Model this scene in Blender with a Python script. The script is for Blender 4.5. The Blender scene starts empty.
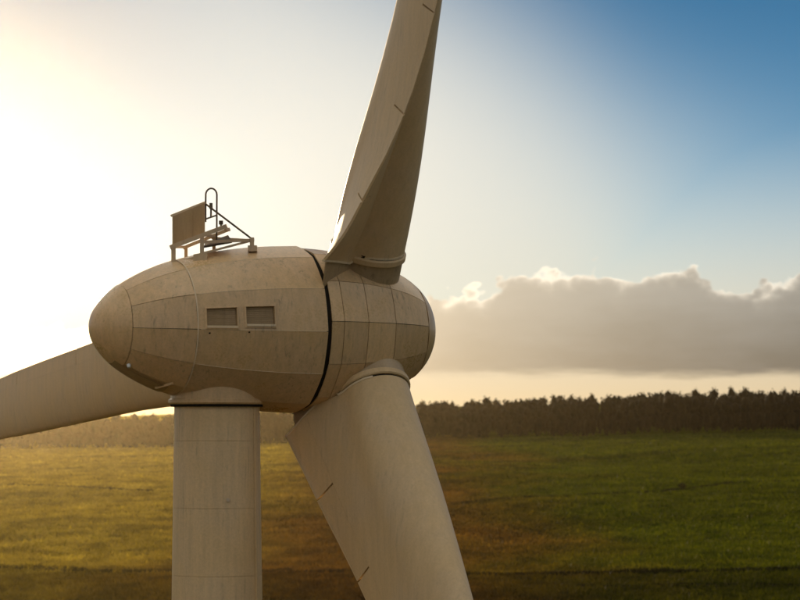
import bpy, bmesh, math, random
import numpy as np
from mathutils import Vector, Matrix

random.seed(7)
rng = np.random.default_rng(7)
scene = bpy.context.scene
COL = scene.collection
R = math.radians

# ------------------------------------------------------------------ camera
F_PX = 3000.0            # focal length in pixels of an 800-pixel-wide picture
HOR = 432.0              # picture row of the level line
CAM = Vector((0.0, 0.0, 58.5))
cam_data = bpy.data.cameras.new("camera")
cam_data.sensor_width = 36.0
cam_data.lens = F_PX / 800.0 * 36.0
cam_data.shift_y = (HOR - 300.0) / 800.0
cam_data.clip_start = 0.5
cam_data.clip_end = 40000.0
cam_data.dof.use_dof = True
cam_data.dof.focus_distance = 95.0
cam_data.dof.aperture_fstop = 1.8
cam = bpy.data.objects.new("camera", cam_data)
cam.location = CAM
cam.rotation_euler = (R(90), 0, 0)
COL.objects.link(cam)
scene.camera = cam

# ------------------------------------------------------------------ light, sky, exposure
SUN_AZ, SUN_EL = R(-9.0), R(5.5)        # azimuth from the view direction (+Y), left negative
SDIR = Vector((math.sin(SUN_AZ) * math.cos(SUN_EL), math.cos(SUN_AZ) * math.cos(SUN_EL), math.sin(SUN_EL)))
sun_data = bpy.data.lights.new("sun", 'SUN')
sun_data.energy = 3.0
sun_data.angle = R(0.6)
sun_data.color = (1.0, 0.74, 0.44)
sun = bpy.data.objects.new("sun", sun_data)
sun.rotation_euler = (-SDIR).to_track_quat('-Z', 'Y').to_euler()
COL.objects.link(sun)

vs = scene.view_settings
vs.view_transform = 'Standard'
vs.look = 'None'
vs.gamma = 1.0
vs.use_curve_mapping = False
vs.exposure = 0.30
cy = scene.cycles
cy.max_bounces = 4
cy.diffuse_bounces = 2
cy.glossy_bounces = 2
cy.transmission_bounces = 2
cy.transparent_max_bounces = 4
cy.volume_bounces = 0
cy.caustics_reflective = False
cy.caustics_refractive = False

world = bpy.data.worlds.new("World")
scene.world = world
world.use_nodes = True
world.cycles.sampling_method = 'MANUAL'
world.cycles.sample_map_resolution = 512


class NT:
    """small helper to write node trees as expressions"""
    def __init__(self, tree):
        self.t = tree
        self.n = tree.nodes
        self.l = tree.links

    def new(self, kind, **kw):
        nd = self.n.new(kind)
        for k, v in kw.items():
            setattr(nd, k, v)
        return nd

    def put(self, sock, v):
        if isinstance(v, bpy.types.NodeSocket):
            self.l.new(v, sock)
        else:
            sock.default_value = v

    def m(self, op, a, b=0.0, c=0.0, clamp=False):
        nd = self.new('ShaderNodeMath', operation=op, use_clamp=clamp)
        self.put(nd.inputs[0], a)
        self.put(nd.inputs[1], b)
        self.put(nd.inputs[2], c)
        return nd.outputs[0]

    def vm(self, op, a, b=(0, 0, 0)):
        nd = self.new('ShaderNodeVectorMath', operation=op)
        self.put(nd.inputs[0], a)
        self.put(nd.inputs[1], b)
        return nd.outputs['Value'] if op in ('DOT_PRODUCT', 'LENGTH') else nd.outputs[0]

    def xyz(self, x, y, z):
        nd = self.new('ShaderNodeCombineXYZ')
        for i, v in enumerate((x, y, z)):
            self.put(nd.inputs[i], v)
        return nd.outputs[0]

    def sep(self, v):
        nd = self.new('ShaderNodeSeparateXYZ')
        self.put(nd.inputs[0], v)
        return nd.outputs

    def mix(self, f, a, b, mode='MIX'):
        nd = self.new('ShaderNodeMix', data_type='RGBA', blend_type=mode)
        self.put(nd.inputs[0], f)
        for s, v in ((nd.inputs[6], a), (nd.inputs[7], b)):
            if not isinstance(v, bpy.types.NodeSocket) and len(v) == 3:
                v = (*v, 1.0)
            self.put(s, v)
        return nd.outputs[2]

    def scale(self, col, f):
        return self.vm_scale(col, f)

    def vm_scale(self, v, f):
        nd = self.new('ShaderNodeVectorMath', operation='SCALE')
        self.put(nd.inputs[0], v)
        self.put(nd.inputs['Scale'], f)
        return nd.outputs[0]

    def smooth(self, v, lo, hi, a=0.0, b=1.0):
        nd = self.new('ShaderNodeMapRange', interpolation_type='SMOOTHSTEP')
        for i, x in enumerate((v, lo, hi, a, b)):
            self.put(nd.inputs[i], x)
        return nd.outputs[0]

    def lin(self, v, lo, hi, a=0.0, b=1.0):
        nd = self.new('ShaderNodeMapRange')
        for i, x in enumerate((v, lo, hi, a, b)):
            self.put(nd.inputs[i], x)
        return nd.outputs[0]

    def noise(self, vec, scale, detail=4.0, rough=0.5, dist=0.0, dim='3D'):
        nd = self.new('ShaderNodeTexNoise', noise_dimensions=dim)
        if vec is not None:
            self.put(nd.inputs['Vector'], vec)
        nd.inputs['Scale'].default_value = scale
        nd.inputs['Detail'].default_value = detail
        nd.inputs['Roughness'].default_value = rough
        nd.inputs['Distortion'].default_value = dist
        return nd.outputs[0]


VEIL_OFF = (1.7, 0.9, 0.3)
VEIL_SCALE = 3.2


def build_world():
    w = NT(world.node_tree)
    w.n.clear()
    out = w.new('ShaderNodeOutputWorld')
    bg = w.new('ShaderNodeBackground')
    bg.inputs['Strength'].default_value = 0.1
    w.l.new(bg.outputs[0], out.inputs[0])
    tc = w.new('ShaderNodeTexCoord')
    d = tc.outputs['Generated']
    x, y, z = w.sep(d)
    sky = w.new('ShaderNodeTexSky', sky_type='NISHITA', sun_disc=False)
    sky.sun_elevation = SUN_EL
    sky.sun_rotation = SUN_AZ
    sky.altitude = 100.0
    sky.air_density = 1.0
    sky.dust_density = 0.5
    sky.ozone_density = 2.5
    # thin layer of low haze: the clear sky shows already a few degrees above the skyline
    zz = w.m('MULTIPLY', w.m('MAXIMUM', z, 0.0), 4.0)
    w.l.new(w.vm('NORMALIZE', w.xyz(x, y, zz)), sky.inputs['Vector'])
    blue = w.mix(1.0, sky.outputs[0], (0.24, 0.84, 1.1), 'MULTIPLY')
    # thin pale veil of high haze over the whole dome, with blue gaps
    vn = w.noise(w.vm('ADD', d, VEIL_OFF), VEIL_SCALE, 1.5, 0.4)
    veil = w.smooth(vn, 0.36, 0.69)
    veil = w.m('MAXIMUM', veil, w.smooth(z, 0.02, 0.12, 1.0, 0.0))
    low = w.m('EXPONENT', w.m('MULTIPLY', w.m('MAXIMUM', z, 0.0), -38.0))
    vcol = w.mix(low, (4.9, 4.65, 4.05), (5.6, 4.05, 2.0))
    # brighter overhead than at the skyline, and brighter towards the sun than away from it
    gam = w.m('ARCCOSINE', w.m('MINIMUM', w.vm('DOT_PRODUCT', d, tuple(SDIR)), 0.99999))
    fall = w.m('MULTIPLY_ADD', w.m('EXPONENT', w.m('MULTIPLY', gam, -1.5)), 0.60, 0.56)
    vcol = w.vm_scale(vcol, w.m('MULTIPLY', fall, w.m('MULTIPLY_ADD', w.m('MAXIMUM', z, 0.0), 3.6, 1.0)))
    base = w.mix(veil, blue, vcol)
    # azimuth / elevation in units of 100 picture pixels of the photograph's scale
    az = w.m('MULTIPLY', w.m('ARCTAN2', x, y), 30.0)
    el = w.m('MULTIPLY', w.m('ARCSINE', z), 30.0)
    da = w.m('SUBTRACT', az, math.degrees(SUN_AZ) * math.pi / 180 * 30)
    de = w.m('SUBTRACT', el, SUN_EL * 30 - 0.95)

    def lobe(sa, se):
        q = w.m('ADD', w.m('POWER', w.m('ABSOLUTE', w.m('DIVIDE', da, sa)), 2.0), w.m('POWER', w.m('ABSOLUTE', w.m('DIVIDE', de, se)), 2.0))
        return w.m('EXPONENT', w.m('MULTIPLY', q, -1.0))
    g1 = lobe(6.4, 1.8)
    g2 = lobe(3.0, 1.35)
    glow = w.vm('ADD', w.vm_scale((1.0, 0.90, 0.72), w.m('MULTIPLY', g1, 1.4)), w.vm_scale((1.0, 0.93, 0.80), w.m('MULTIPLY', g2, 2.6)))
    # cream band of haze lying on the skyline
    hz = w.m('EXPONENT', w.m('MULTIPLY', w.m('MAXIMUM', el, 0.0), -0.55))
    near = w.m('EXPONENT', w.m('MULTIPLY', w.m('ABSOLUTE', da), -0.09))
    band = w.vm_scale((1.0, 0.70, 0.30), w.m('MULTIPLY', hz, w.m('MULTIPLY_ADD', near, 1.6, 0.2)))
    clear = w.vm('ADD', w.vm('ADD', base, glow), band)
    # ---- bank of cumulus along the skyline
    crv = w.new('ShaderNodeFloatCurve')
    c = crv.mapping.curves[0]
    pts = [(-8, 0.9), (-4, 1.0), (-1, 1.15), (0.5, 1.36), (1.0, 1.44), (1.4, 1.58), (1.9, 1.62), (2.3, 1.52), (2.9, 1.58), (3.15, 1.46),
           (3.38, 1.36), (3.7, 1.52), (4.2, 1.6), (6, 1.5), (8, 1.4)]
    while len(c.points) < len(pts):
        c.points.new(0.5, 0.5)
    for p, (u, v) in zip(c.points, pts):
        p.location = ((u + 8) / 16, v / 2)
        p.handle_type = 'AUTO_CLAMPED'
    crv.mapping.update()
    w.put(crv.inputs['Value'], w.lin(az, -8, 8, 0, 1))
    top = w.m('MULTIPLY_ADD', crv.outputs[0], 2.0, 0.14)
    uv = w.xyz(az, w.m('MULTIPLY', el, 1.25), 0.0)
    warp = w.vm('ADD', uv, w.vm_scale(w.vm('SUBTRACT', w.noise_col(uv, 3.0), (0.5, 0.5, 0.5)), 0.16))
    vor = w.new('ShaderNodeTexVoronoi', feature='SMOOTH_F1')
    w.put(vor.inputs['Vector'], warp)
    vor.inputs['Scale'].default_value = 4.2
    vor.inputs['Smoothness'].default_value = 0.35
    vor.inputs['Detail'].default_value = 1.5
    vor.inputs['Roughness'].default_value = 0.55
    bil = w.m('SUBTRACT', 0.45, vor.outputs['Distance'])
    n1 = w.m('SUBTRACT', w.noise(uv, 1.2, 2.0, 0.45), 0.5)
    n2 = w.m('SUBTRACT', w.noise(warp, 9.0, 4.0, 0.6), 0.5)
    dens = w.m('ADD', w.m('SUBTRACT', top, el), w.m('ADD', w.m('MULTIPLY', n2, 0.07), w.m('ADD', w.m('MULTIPLY', bil, 0.22), w.m('MULTIPLY', n1, 0.22))))
    edge = w.smooth(dens, 0.0, 0.06)
    flat = w.xyz(w.m('MULTIPLY', az, 0.5), w.m('MULTIPLY', el, 3.0), 4.0)
    nb = w.m('SUBTRACT', w.noise(flat, 1.3, 5.0, 0.6), 0.5)
    botm = w.smooth(w.m('ADD', el, w.m('MULTIPLY', nb, 0.28)), 0.50, 0.64)
    alpha = w.m('MULTIPLY', edge, botm)
    rim = w.m('EXPONENT', w.m('MULTIPLY', w.m('MAXIMUM', dens, 0.0), -17.0))
    fwd = w.m('EXPONENT', w.m('MULTIPLY', w.m('ABSOLUTE', da), -0.38))
    hgt = w.smooth(el, 0.5, 1.6)
    body = w.mix(hgt, (0.15, 0.15, 0.13), (1.35, 1.35, 1.25))
    body = w.vm('ADD', body, w.vm_scale((1.0, 0.78, 0.50), w.m('MULTIPLY', fwd, 31.0)))
    body = w.vm('ADD', body, w.vm_scale((1, 1, 1), w.m('MULTIPLY', w.noise(w.vm('MULTIPLY', uv, (0.6, 1.6, 1.0)), 1.7, 4.0, 0.55), 0.9)))
    lump = w.smooth(w.noise(uv, 2.2, 3.0, 0.5), 0.34, 0.60)
    cloud = w.vm('ADD', body, w.vm_scale((1.0, 0.88, 0.70), w.m('MULTIPLY', w.m('MULTIPLY', rim, lump), 10.5)))
    col = w.mix(w.m('MULTIPLY', alpha, 0.95), clear, cloud)
    w.put(bg.inputs['Color'], col)


def _noise_col(self, vec, scale):
    nd = self.new('ShaderNodeTexNoise')
    self.put(nd.inputs['Vector'], vec)
    nd.inputs['Scale'].default_value = scale
    nd.inputs['Detail'].default_value = 3.0
    return nd.outputs['Color']


NT.noise_col = _noise_col
build_world()

# ------------------------------------------------------------------ materials
MATS = {}


def mat(name):
    m = bpy.data.materials.new(name)
    m.use_nodes = True
    n = NT(m.node_tree)
    n.n.clear()
    out = n.new('ShaderNodeOutputMaterial')
    b = n.new('ShaderNodeBsdfPrincipled')
    n.l.new(b.outputs[0], out.inputs[0])
    MATS[name] = m
    return m, n, b, out


def paint(name, col, rough=0.45, grime=0.25, streak=0.5, spec=0.35, var=0.05, fine=0.10, drip=0.3):
    m, n, b, out = mat(name)
    tc = n.new('ShaderNodeTexCoord').outputs['Object']
    big = n.noise(tc, 0.7, 5.0, 0.6)
    sx, sy, sz = n.sep(tc)
    st = n.noise(n.xyz(n.m('MULTIPLY', sx, 5.0), n.m('MULTIPLY', sy, 5.0), n.m('MULTIPLY', sz, 0.45)), 1.0, 4.0, 0.6)
    dr = n.noise(n.xyz(n.m('MULTIPLY', sx, 9.0), n.m('MULTIPLY', sy, 9.0), n.m('MULTIPLY', sz, 0.7)), 1.0, 3.0, 0.65)
    fi = n.noise(tc, 14.0, 4.0, 0.75)
    oi = n.new('ShaderNodeObjectInfo').outputs['Random']
    f = n.m('MULTIPLY_ADD', n.m('SUBTRACT', big, 0.5), grime, 1.0)
    f = n.m('MULTIPLY', f, n.m('MULTIPLY_ADD', n.m('SUBTRACT', st, 0.5), streak, 1.0))
    f = n.m('MULTIPLY', f, n.m('MULTIPLY_ADD', n.m('SUBTRACT', fi, 0.5), fine * 2, 1.0))
    f = n.m('MULTIPLY', f, n.m('MULTIPLY_ADD', n.m('SUBTRACT', oi, 0.5), var * 2, 1.0))
    f = n.m('MULTIPLY', f, n.m('SUBTRACT', 1.0, n.m('MULTIPLY', n.smooth(dr, 0.52, 0.72), n.m('MULTIPLY', n.smooth(big, 0.42, 0.62), drip))))
    c = n.mix(n.smooth(big, 0.35, 0.7), col, tuple(v * k for v, k in zip(col, (0.92, 0.95, 1.06))))
    n.put(b.inputs['Base Color'], n.vm_scale(c, f))
    b.inputs['Specular IOR Level'].default_value = spec
    n.put(b.inputs['Roughness'], n.m('ADD', n.m('MULTIPLY_ADD', big, 0.25, rough - 0.12), n.m('MULTIPLY', n.m('SUBTRACT', fi, 0.5), 0.15)))
    bp = n.new('ShaderNodeBump')
    bp.inputs['Strength'].default_value = 0.18
    bp.inputs['Distance'].default_value = 0.02
    n.put(bp.inputs['Height'], fi)
    n.l.new(bp.outputs[0], b.inputs['Normal'])
    return m


paint('shell_paint', (0.72, 0.475, 0.23), 0.30, 0.26, 0.42, 0.5, 0.11, 0.24, 0.36)
paint('collar_shade_paint', (0.46, 0.32, 0.17), 0.36, 0.35, 0.45, 0.5, 0.02, 0.2, 0.4)  # darker tone for the blade roots; the fairing's shade is put into it
paint('blade_paint', (0.71, 0.495, 0.255), 0.46, 0.20, 0.26, 0.25, 0.015, 0.16, 0.14)
paint('tower_paint', (0.77, 0.53, 0.265), 0.40, 0.30, 0.36, 0.45, 0.004, 0.22, 0.25)
paint('seal_paint', (0.82, 0.64, 0.40), 0.6, 0.2, 0.2, 0.2, 0.0)
paint('galvanised', (0.62, 0.46, 0.28), 0.5, 0.3, 0.3, 0.4, 0.05)
paint('mesh_panel', (0.50, 0.35, 0.18), 0.6, 0.3, 0.5, 0.2, 0.05)
paint('dark_metal', (0.12, 0.085, 0.05), 0.6, 0.3, 0.3, 0.2, 0.0)
paint('rubber', (0.018, 0.014, 0.010), 0.8, 0.2, 0.2, 0.1, 0.0)
paint('slat_paint', (0.46, 0.32, 0.17), 0.6, 0.3, 0.3, 0.2, 0.05)
m_, n_, b_, o_ = mat('lamp_glass')
b_.inputs['Base Color'].default_value = (0.85, 0.85, 0.82, 1)
b_.inputs['Roughness'].default_value = 0.15


# ------------------------------------------------------------------ mesh helpers
def link(name, me, material=None, parent=None, smooth=None):
    if material:
        me.materials.append(MATS[material])
    if smooth is not None:
        me.shade_smooth()
        me.set_sharp_from_angle(angle=R(smooth))
    o = bpy.data.objects.new(name, me)
    COL.objects.link(o)
    if parent:
        o.parent = parent
    return o


def mesh_from(name, verts, faces):
    me = bpy.data.meshes.new(name)
    me.from_pydata([tuple(v) for v in verts], [], faces)
    me.update()
    return me


def fix_normals(me):
    bm = bmesh.new()
    bm.from_mesh(me)
    bmesh.ops.remove_doubles(bm, verts=bm.verts, dist=1e-5)
    bmesh.ops.recalc_face_normals(bm, faces=bm.faces)
    bm.to_mesh(me)
    bm.free()
    return me


class MB:
    def __init__(self):
        self.v, self.f = [], []

    def add(self, v, f):
        k = len(self.v)
        self.v += [Vector(p) for p in v]
        self.f += [tuple(i + k for i in q) for q in f]

    def box(self, c, ex, ey, ez):
        """box from a centre and three half-extent vectors"""
        c, ex, ey, ez = Vector(c), Vector(ex), Vector(ey), Vector(ez)
        vs = [c + sx * ex + sy * ey + sz * ez for sz in (-1, 1) for sy in (-1, 1) for sx in (-1, 1)]
        self.add(vs, [(0, 2, 3, 1), (4, 5, 7, 6), (0, 1, 5, 4), (2, 6, 7, 3), (0, 4, 6, 2), (1, 3, 7, 5)])
        return self

    def bar(self, a, b, w, h=None, up=(0, 0, 1)):
        a, b = Vector(a), Vector(b)
        d = (b - a)
        L = d.length
        d.normalize()
        s = d.cross(Vector(up))
        if s.length < 1e-4:
            s = d.cross(Vector((0, 1, 0)))
        s.normalize()
        u = s.cross(d)
        return self.box((a + b) / 2, d * L / 2, s * w / 2, u * (h or w) / 2)

    def tube(self, pts, r, n=10, cap=True):
        pts = [Vector(p) for p in pts]
        k = len(self.v)
        prev = None
        for i, p in enumerate(pts):
            t = (pts[min(i + 1, len(pts) - 1)] - pts[max(i - 1, 0)]).normalized()
            if prev is None:
                s = t.cross(Vector((0, 0, 1)))
                if s.length < 1e-3:
                    s = t.cross(Vector((0, 1, 0)))
            else:
                s = prev - t * prev.dot(t)
            s.normalize()
            prev = s
            u = s.cross(t)
            rr = r[i] if isinstance(r, (list, tuple)) else r
            for j in range(n):
                a = 2 * math.pi * j / n
                self.v.append(p + (s * math.cos(a) + u * math.sin(a)) * rr)
        for i in range(len(pts) - 1):
            for j in range(n):
                j2 = (j + 1) % n
                self.f.append((k + i * n + j, k + i * n + j2, k + (i + 1) * n + j2, k + (i + 1) * n + j))
        if cap:
            self.f.append(tuple(k + j for j in reversed(range(n))))
            self.f.append(tuple(k + (len(pts) - 1) * n + j for j in range(n)))
        return self

    def build(self, name, material, parent=None, smooth=None, bevel=0.0):
        me = fix_normals(mesh_from(name, self.v, self.f))
        if bevel:
            bm = bmesh.new()
            bm.from_mesh(me)
            bmesh.ops.bevel(bm, geom=[e for e in bm.edges if e.calc_face_angle(0) > 0.6], offset=bevel, segments=2, affect='EDGES', profile=0.6)
            bm.to_mesh(me)
            bm.free()
        return link(name, me, material, parent, smooth)


def at(px, py, depth):
    return Vector(((px - 400) / F_PX * depth, depth, CAM.z + (HOR - py) / F_PX * depth))


# ------------------------------------------------------------------ ground
def sstep(t):
    t = np.clip(t, 0, 1)
    return t * t * (3 - 2 * t)


_ph = rng.uniform(0, 6.28, 24)
_dir = rng.uniform(0, 6.28, 24)


def ground_z(x, y):
    x = np.asarray(x, float)
    y = np.asarray(y, float)
    base = 31.5 * sstep((y - 140) / 330.0)
    base = base + np.clip(y - 470, 0, 1530) * 0.01428
    base = base + 26 * sstep((y - 1980) / 800.0) - 40 * sstep((y - 3000) / 4000)
    tilt = np.clip(x, -500, 500) * 0.023 * sstep((y - 500) / 1500)
    w = 0
    for i in range(10):
        wl = 60 * 1.28 ** i
        w = w + 0.0028 * wl * np.sin((x * math.cos(_dir[i]) + y * math.sin(_dir[i])) * 6.283 / wl + _ph[i]) * (0.6 if wl > 200 else 1)
    amp = sstep((np.abs(x) + np.abs(y) - 60) / 200)
    return base + tilt + w * amp * np.where(y > 1500, 0.7, 1.0)


def build_ground():
    ys = np.unique(np.concatenate([np.linspace(-3000, 0, 14), np.linspace(0, 440, 56), np.linspace(440, 800, 181), np.linspace(800, 1400, 151),
                                   np.linspace(1400, 2200, 101), np.linspace(2200, 3200, 26), np.linspace(3200, 9000, 16)]))
    xs = np.unique(np.concatenate([np.linspace(-7000, -700, 16), np.linspace(-700, -320, 20), np.linspace(-320, 320, 181), np.linspace(320, 700, 20), np.linspace(700, 7000, 16)]))
    X, Y = np.meshgrid(xs, ys)
    Z = ground_z(X, Y)
    nx, ny = len(xs), len(ys)
    V = np.stack([X.ravel(), Y.ravel(), Z.ravel()], 1)
    idx = np.arange(nx * ny).reshape(ny, nx)
    Fq = np.stack([idx[:-1, :-1].ravel(), idx[:-1, 1:].ravel(), idx[1:, 1:].ravel(), idx[1:, :-1].ravel()], 1)
    me = bpy.data.meshes.new('field')
    me.from_pydata(V.tolist(), [], Fq.tolist())
    me.update()
    me.shade_smooth()
    o = link('field', me, 'field')
    o['kind'] = 'structure'
    o['label'] = 'rolling grass and crop field running back to the wood'
    return o


def field_colour(n, pos):
    """crop colours of the field in world metres (sun glare, flare and a shadow band are coloured in)"""
    x, y, z = n.sep(pos)
    flat = n.xyz(x, y, 0.0)
    big = n.noise(n.xyz(n.m('MULTIPLY', x, 0.012), n.m('MULTIPLY', y, 0.004), 0.0), 1.0, 4.0, 0.55)
    mid = n.noise(n.xyz(n.m('MULTIPLY', x, 0.10), n.m('MULTIPLY', y, 0.035), 3.0), 1.0, 5.0, 0.65)
    fine = n.noise(n.xyz(n.m('MULTIPLY', x, 0.9), n.m('MULTIPLY', y, 0.30), 7.0), 1.0, 4.0, 0.7)
    # lens flare and sun glare coloured in leftwards, young green crop towards the right
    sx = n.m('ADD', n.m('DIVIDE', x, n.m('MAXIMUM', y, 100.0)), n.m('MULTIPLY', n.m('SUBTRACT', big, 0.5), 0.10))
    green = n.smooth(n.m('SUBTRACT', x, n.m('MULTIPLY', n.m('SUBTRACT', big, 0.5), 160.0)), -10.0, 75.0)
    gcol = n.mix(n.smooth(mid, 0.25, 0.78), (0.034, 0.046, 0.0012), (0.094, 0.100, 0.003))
    bcol = n.mix(n.smooth(mid, 0.35, 0.68), (0.070, 0.034, 0.006), (0.170, 0.080, 0.012))  # brown tint of the flare, put into the grass colour
    glare_gold = n.mix(n.smooth(mid, 0.35, 0.68), (0.170, 0.122, 0.013), (0.360, 0.262, 0.028))  # sun glare on the left, put into the crop colour
    bcol = n.mix(n.smooth(n.m('SUBTRACT', x, n.m('MULTIPLY', n.m('SUBTRACT', big, 0.5), 90.0)), -10.0, -75.0), bcol, glare_gold)
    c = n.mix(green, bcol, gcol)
    # drilled strips, running across the view
    yy = n.m('ADD', n.m('MULTIPLY_ADD', x, -0.9, y), n.m('MULTIPLY', n.m('SUBTRACT', big, 0.5), 90.0))
    st = n.noise(n.xyz(0.0, n.m('MULTIPLY', yy, 0.017), 1.0), 1.0, 2.0, 0.5)
    c = n.vm_scale(c, n.lin(st, 0.33, 0.67, 0.74, 1.26))
    c = n.vm_scale(c, n.lin(fine, 0.25, 0.75, 0.6, 1.4))
    # shadow band in front of the near ditch, darkened into the crop colour
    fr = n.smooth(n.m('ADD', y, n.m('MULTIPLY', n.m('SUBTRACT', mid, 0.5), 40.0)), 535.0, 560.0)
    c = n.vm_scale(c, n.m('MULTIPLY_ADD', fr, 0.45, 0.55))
    return c


def build_field_mats():
    m, n, b, out = mat('field')
    pos = n.new('ShaderNodeNewGeometry').outputs['Position']
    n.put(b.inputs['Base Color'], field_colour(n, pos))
    b.inputs['Roughness'].default_value = 0.95
    b.inputs['Specular IOR Level'].default_value = 0.0
    x, y, z = n.sep(pos)
    bp = n.new('ShaderNodeBump')
    bp.inputs['Strength'].default_value = 1.0
    bp.inputs['Distance'].default_value = 1.2
    n.put(bp.inputs['Height'], n.noise(n.xyz(n.m('MULTIPLY', x, 0.5), n.m('MULTIPLY', y, 0.2), 0.0), 1.0, 5.0, 0.7))
    n.l.new(bp.outputs[0], b.inputs['Normal'])
    # grass blades: same crop colour, thin and translucent
    for nm, k in (('grass', 1.25), ('rushes', 0.35)):
        m, n, b, out = mat(nm)
        pos = n.new('ShaderNodeNewGeometry').outputs['Position']
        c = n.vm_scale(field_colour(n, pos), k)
        n.put(b.inputs['Base Color'], c)
        b.inputs['Roughness'].default_value = 0.8
        b.inputs['Specular IOR Level'].default_value = 0.15
        tr = n.new('ShaderNodeBsdfTranslucent')
        n.put(tr.inputs['Color'], c)
        mx = n.new('ShaderNodeMixShader')
        mx.inputs[0].default_value = 0.45 if nm == 'grass' else 0.2
        n.l.new(b.outputs[0], mx.inputs[1])
        n.l.new(tr.outputs[0], mx.inputs[2])
        n.l.new(mx.outputs[0], out.inputs[0])


build_field_mats()
build_ground()


def tufts(name, px, py, hgt, wid, material, nblade, label):
    n = len(px)
    gz = ground_z(px, py)
    V = np.zeros((n, nblade, 3, 3))
    for k in range(nblade):
        a = rng.uniform(0, 6.283, n)
        ox = rng.normal(0, 1, n) * wid * 0.7
        oy = rng.normal(0, 1, n) * wid * 0.7
        w = wid * rng.uniform(0.35, 0.8, n)
        h = hgt * rng.uniform(0.55, 1.2, n)
        lx = rng.normal(0, 0.35, n) * h
        ly = rng.normal(0, 0.35, n) * h
        bx, by = px + ox, py + oy
        V[:, k, 0] = np.stack([bx - np.cos(a) * w, by - np.sin(a) * w, gz - 0.05], 1)
        V[:, k, 1] = np.stack([bx + np.cos(a) * w, by + np.sin(a) * w, gz - 0.05], 1)
        V[:, k, 2] = np.stack([bx + lx, by + ly, gz + h], 1)
    me = bpy.data.meshes.new(name)
    nv = n * nblade * 3
    me.vertices.add(nv)
    me.vertices.foreach_set('co', V.reshape(-1))
    me.loops.add(nv)
    me.loops.foreach_set('vertex_index', np.arange(nv, dtype=np.int32))
    me.polygons.add(nv // 3)
    me.polygons.foreach_set('loop_start', np.arange(0, nv, 3, dtype=np.int32))
    me.update(calc_edges=True)
    me.validate()
    o = link(name, me, material)
    o['kind'] = 'stuff'
    o['label'] = label
    o['category'] = 'grass'
    return o


def build_grass():
    n = 240000
    t = rng.uniform(0, 1, n)
    y = 455 * (1990 / 455) ** (t ** 1.1)
    x = rng.uniform(-1, 1, n) * (0.152 * y + 25)
    s = rng.uniform(0.5, 1.25, n) * np.where(rng.uniform(0, 1, n) < 0.08, 1.9, 1.0)
    tufts('meadow_grass', x, y, 0.42 * s * (1 + (y - 455) / 1800), 0.26 * s * (1 + (y - 455) / 420), 'grass', 4,
          'rough meadow grass covering the near field')
    # dark lines of rushes in the ditches that cross the field
    lines = [((-120, 548), (120, 545), 1.05, 1.6), ((-125, 560), (-20, 556), 0.8, 1.2), ((18, 868), (150, 1072), 0.9, 1.3),
             ((-150, 1052), (-85, 1030), 1.0, 1.3), ((-40, 1240), (200, 1290), 0.8, 1.5), ((30, 505), (110, 497), 0.6, 1.3),
             ((-60, 905), (18, 868), 0.5, 1.0), ((-260, 1660), (260, 1690), 1.0, 2.0)]
    X, Y, H = [], [], []
    for (x0, y0), (x1, y1), h, spread in lines:
        L = math.hypot(x1 - x0, y1 - y0)
        k = int(L * 26)
        u = rng.uniform(0, 1, k)
        wob = np.sin(u * 9 + x0) * 1.5 + np.sin(u * 23 + y0) * 0.8
        X.append(x0 + (x1 - x0) * u)
        Y.append(y0 + (y1 - y0) * u + wob + rng.normal(0, spread, k))
        H.append(h * rng.uniform(0.5, 1.15, k) * (0.55 + 0.45 * np.abs(np.sin(u * 17 + x0) * np.cos(u * 41))))
    X, Y, H = map(np.concatenate, (X, Y, H))
    tufts('ditch_rushes', X, Y, H, 0.30 * np.ones(len(X)), 'rushes', 3, 'dark rushes growing along the ditches across the field')


build_grass()

# ------------------------------------------------------------------ wood on the skyline
m_, n_, b_, o_ = mat('forest_leaf')
pos_ = n_.new('ShaderNodeNewGeometry').outputs['Position']
fc = n_.mix(n_.smooth(n_.noise(pos_, 0.10, 3.0, 0.6), 0.35, 0.65), (0.007, 0.0045, 0.0015), (0.020, 0.012, 0.004))
n_.put(b_.inputs['Base Color'], fc)
b_.inputs['Roughness'].default_value = 0.9
b_.inputs['Specular IOR Level'].default_value = 0.1


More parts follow.
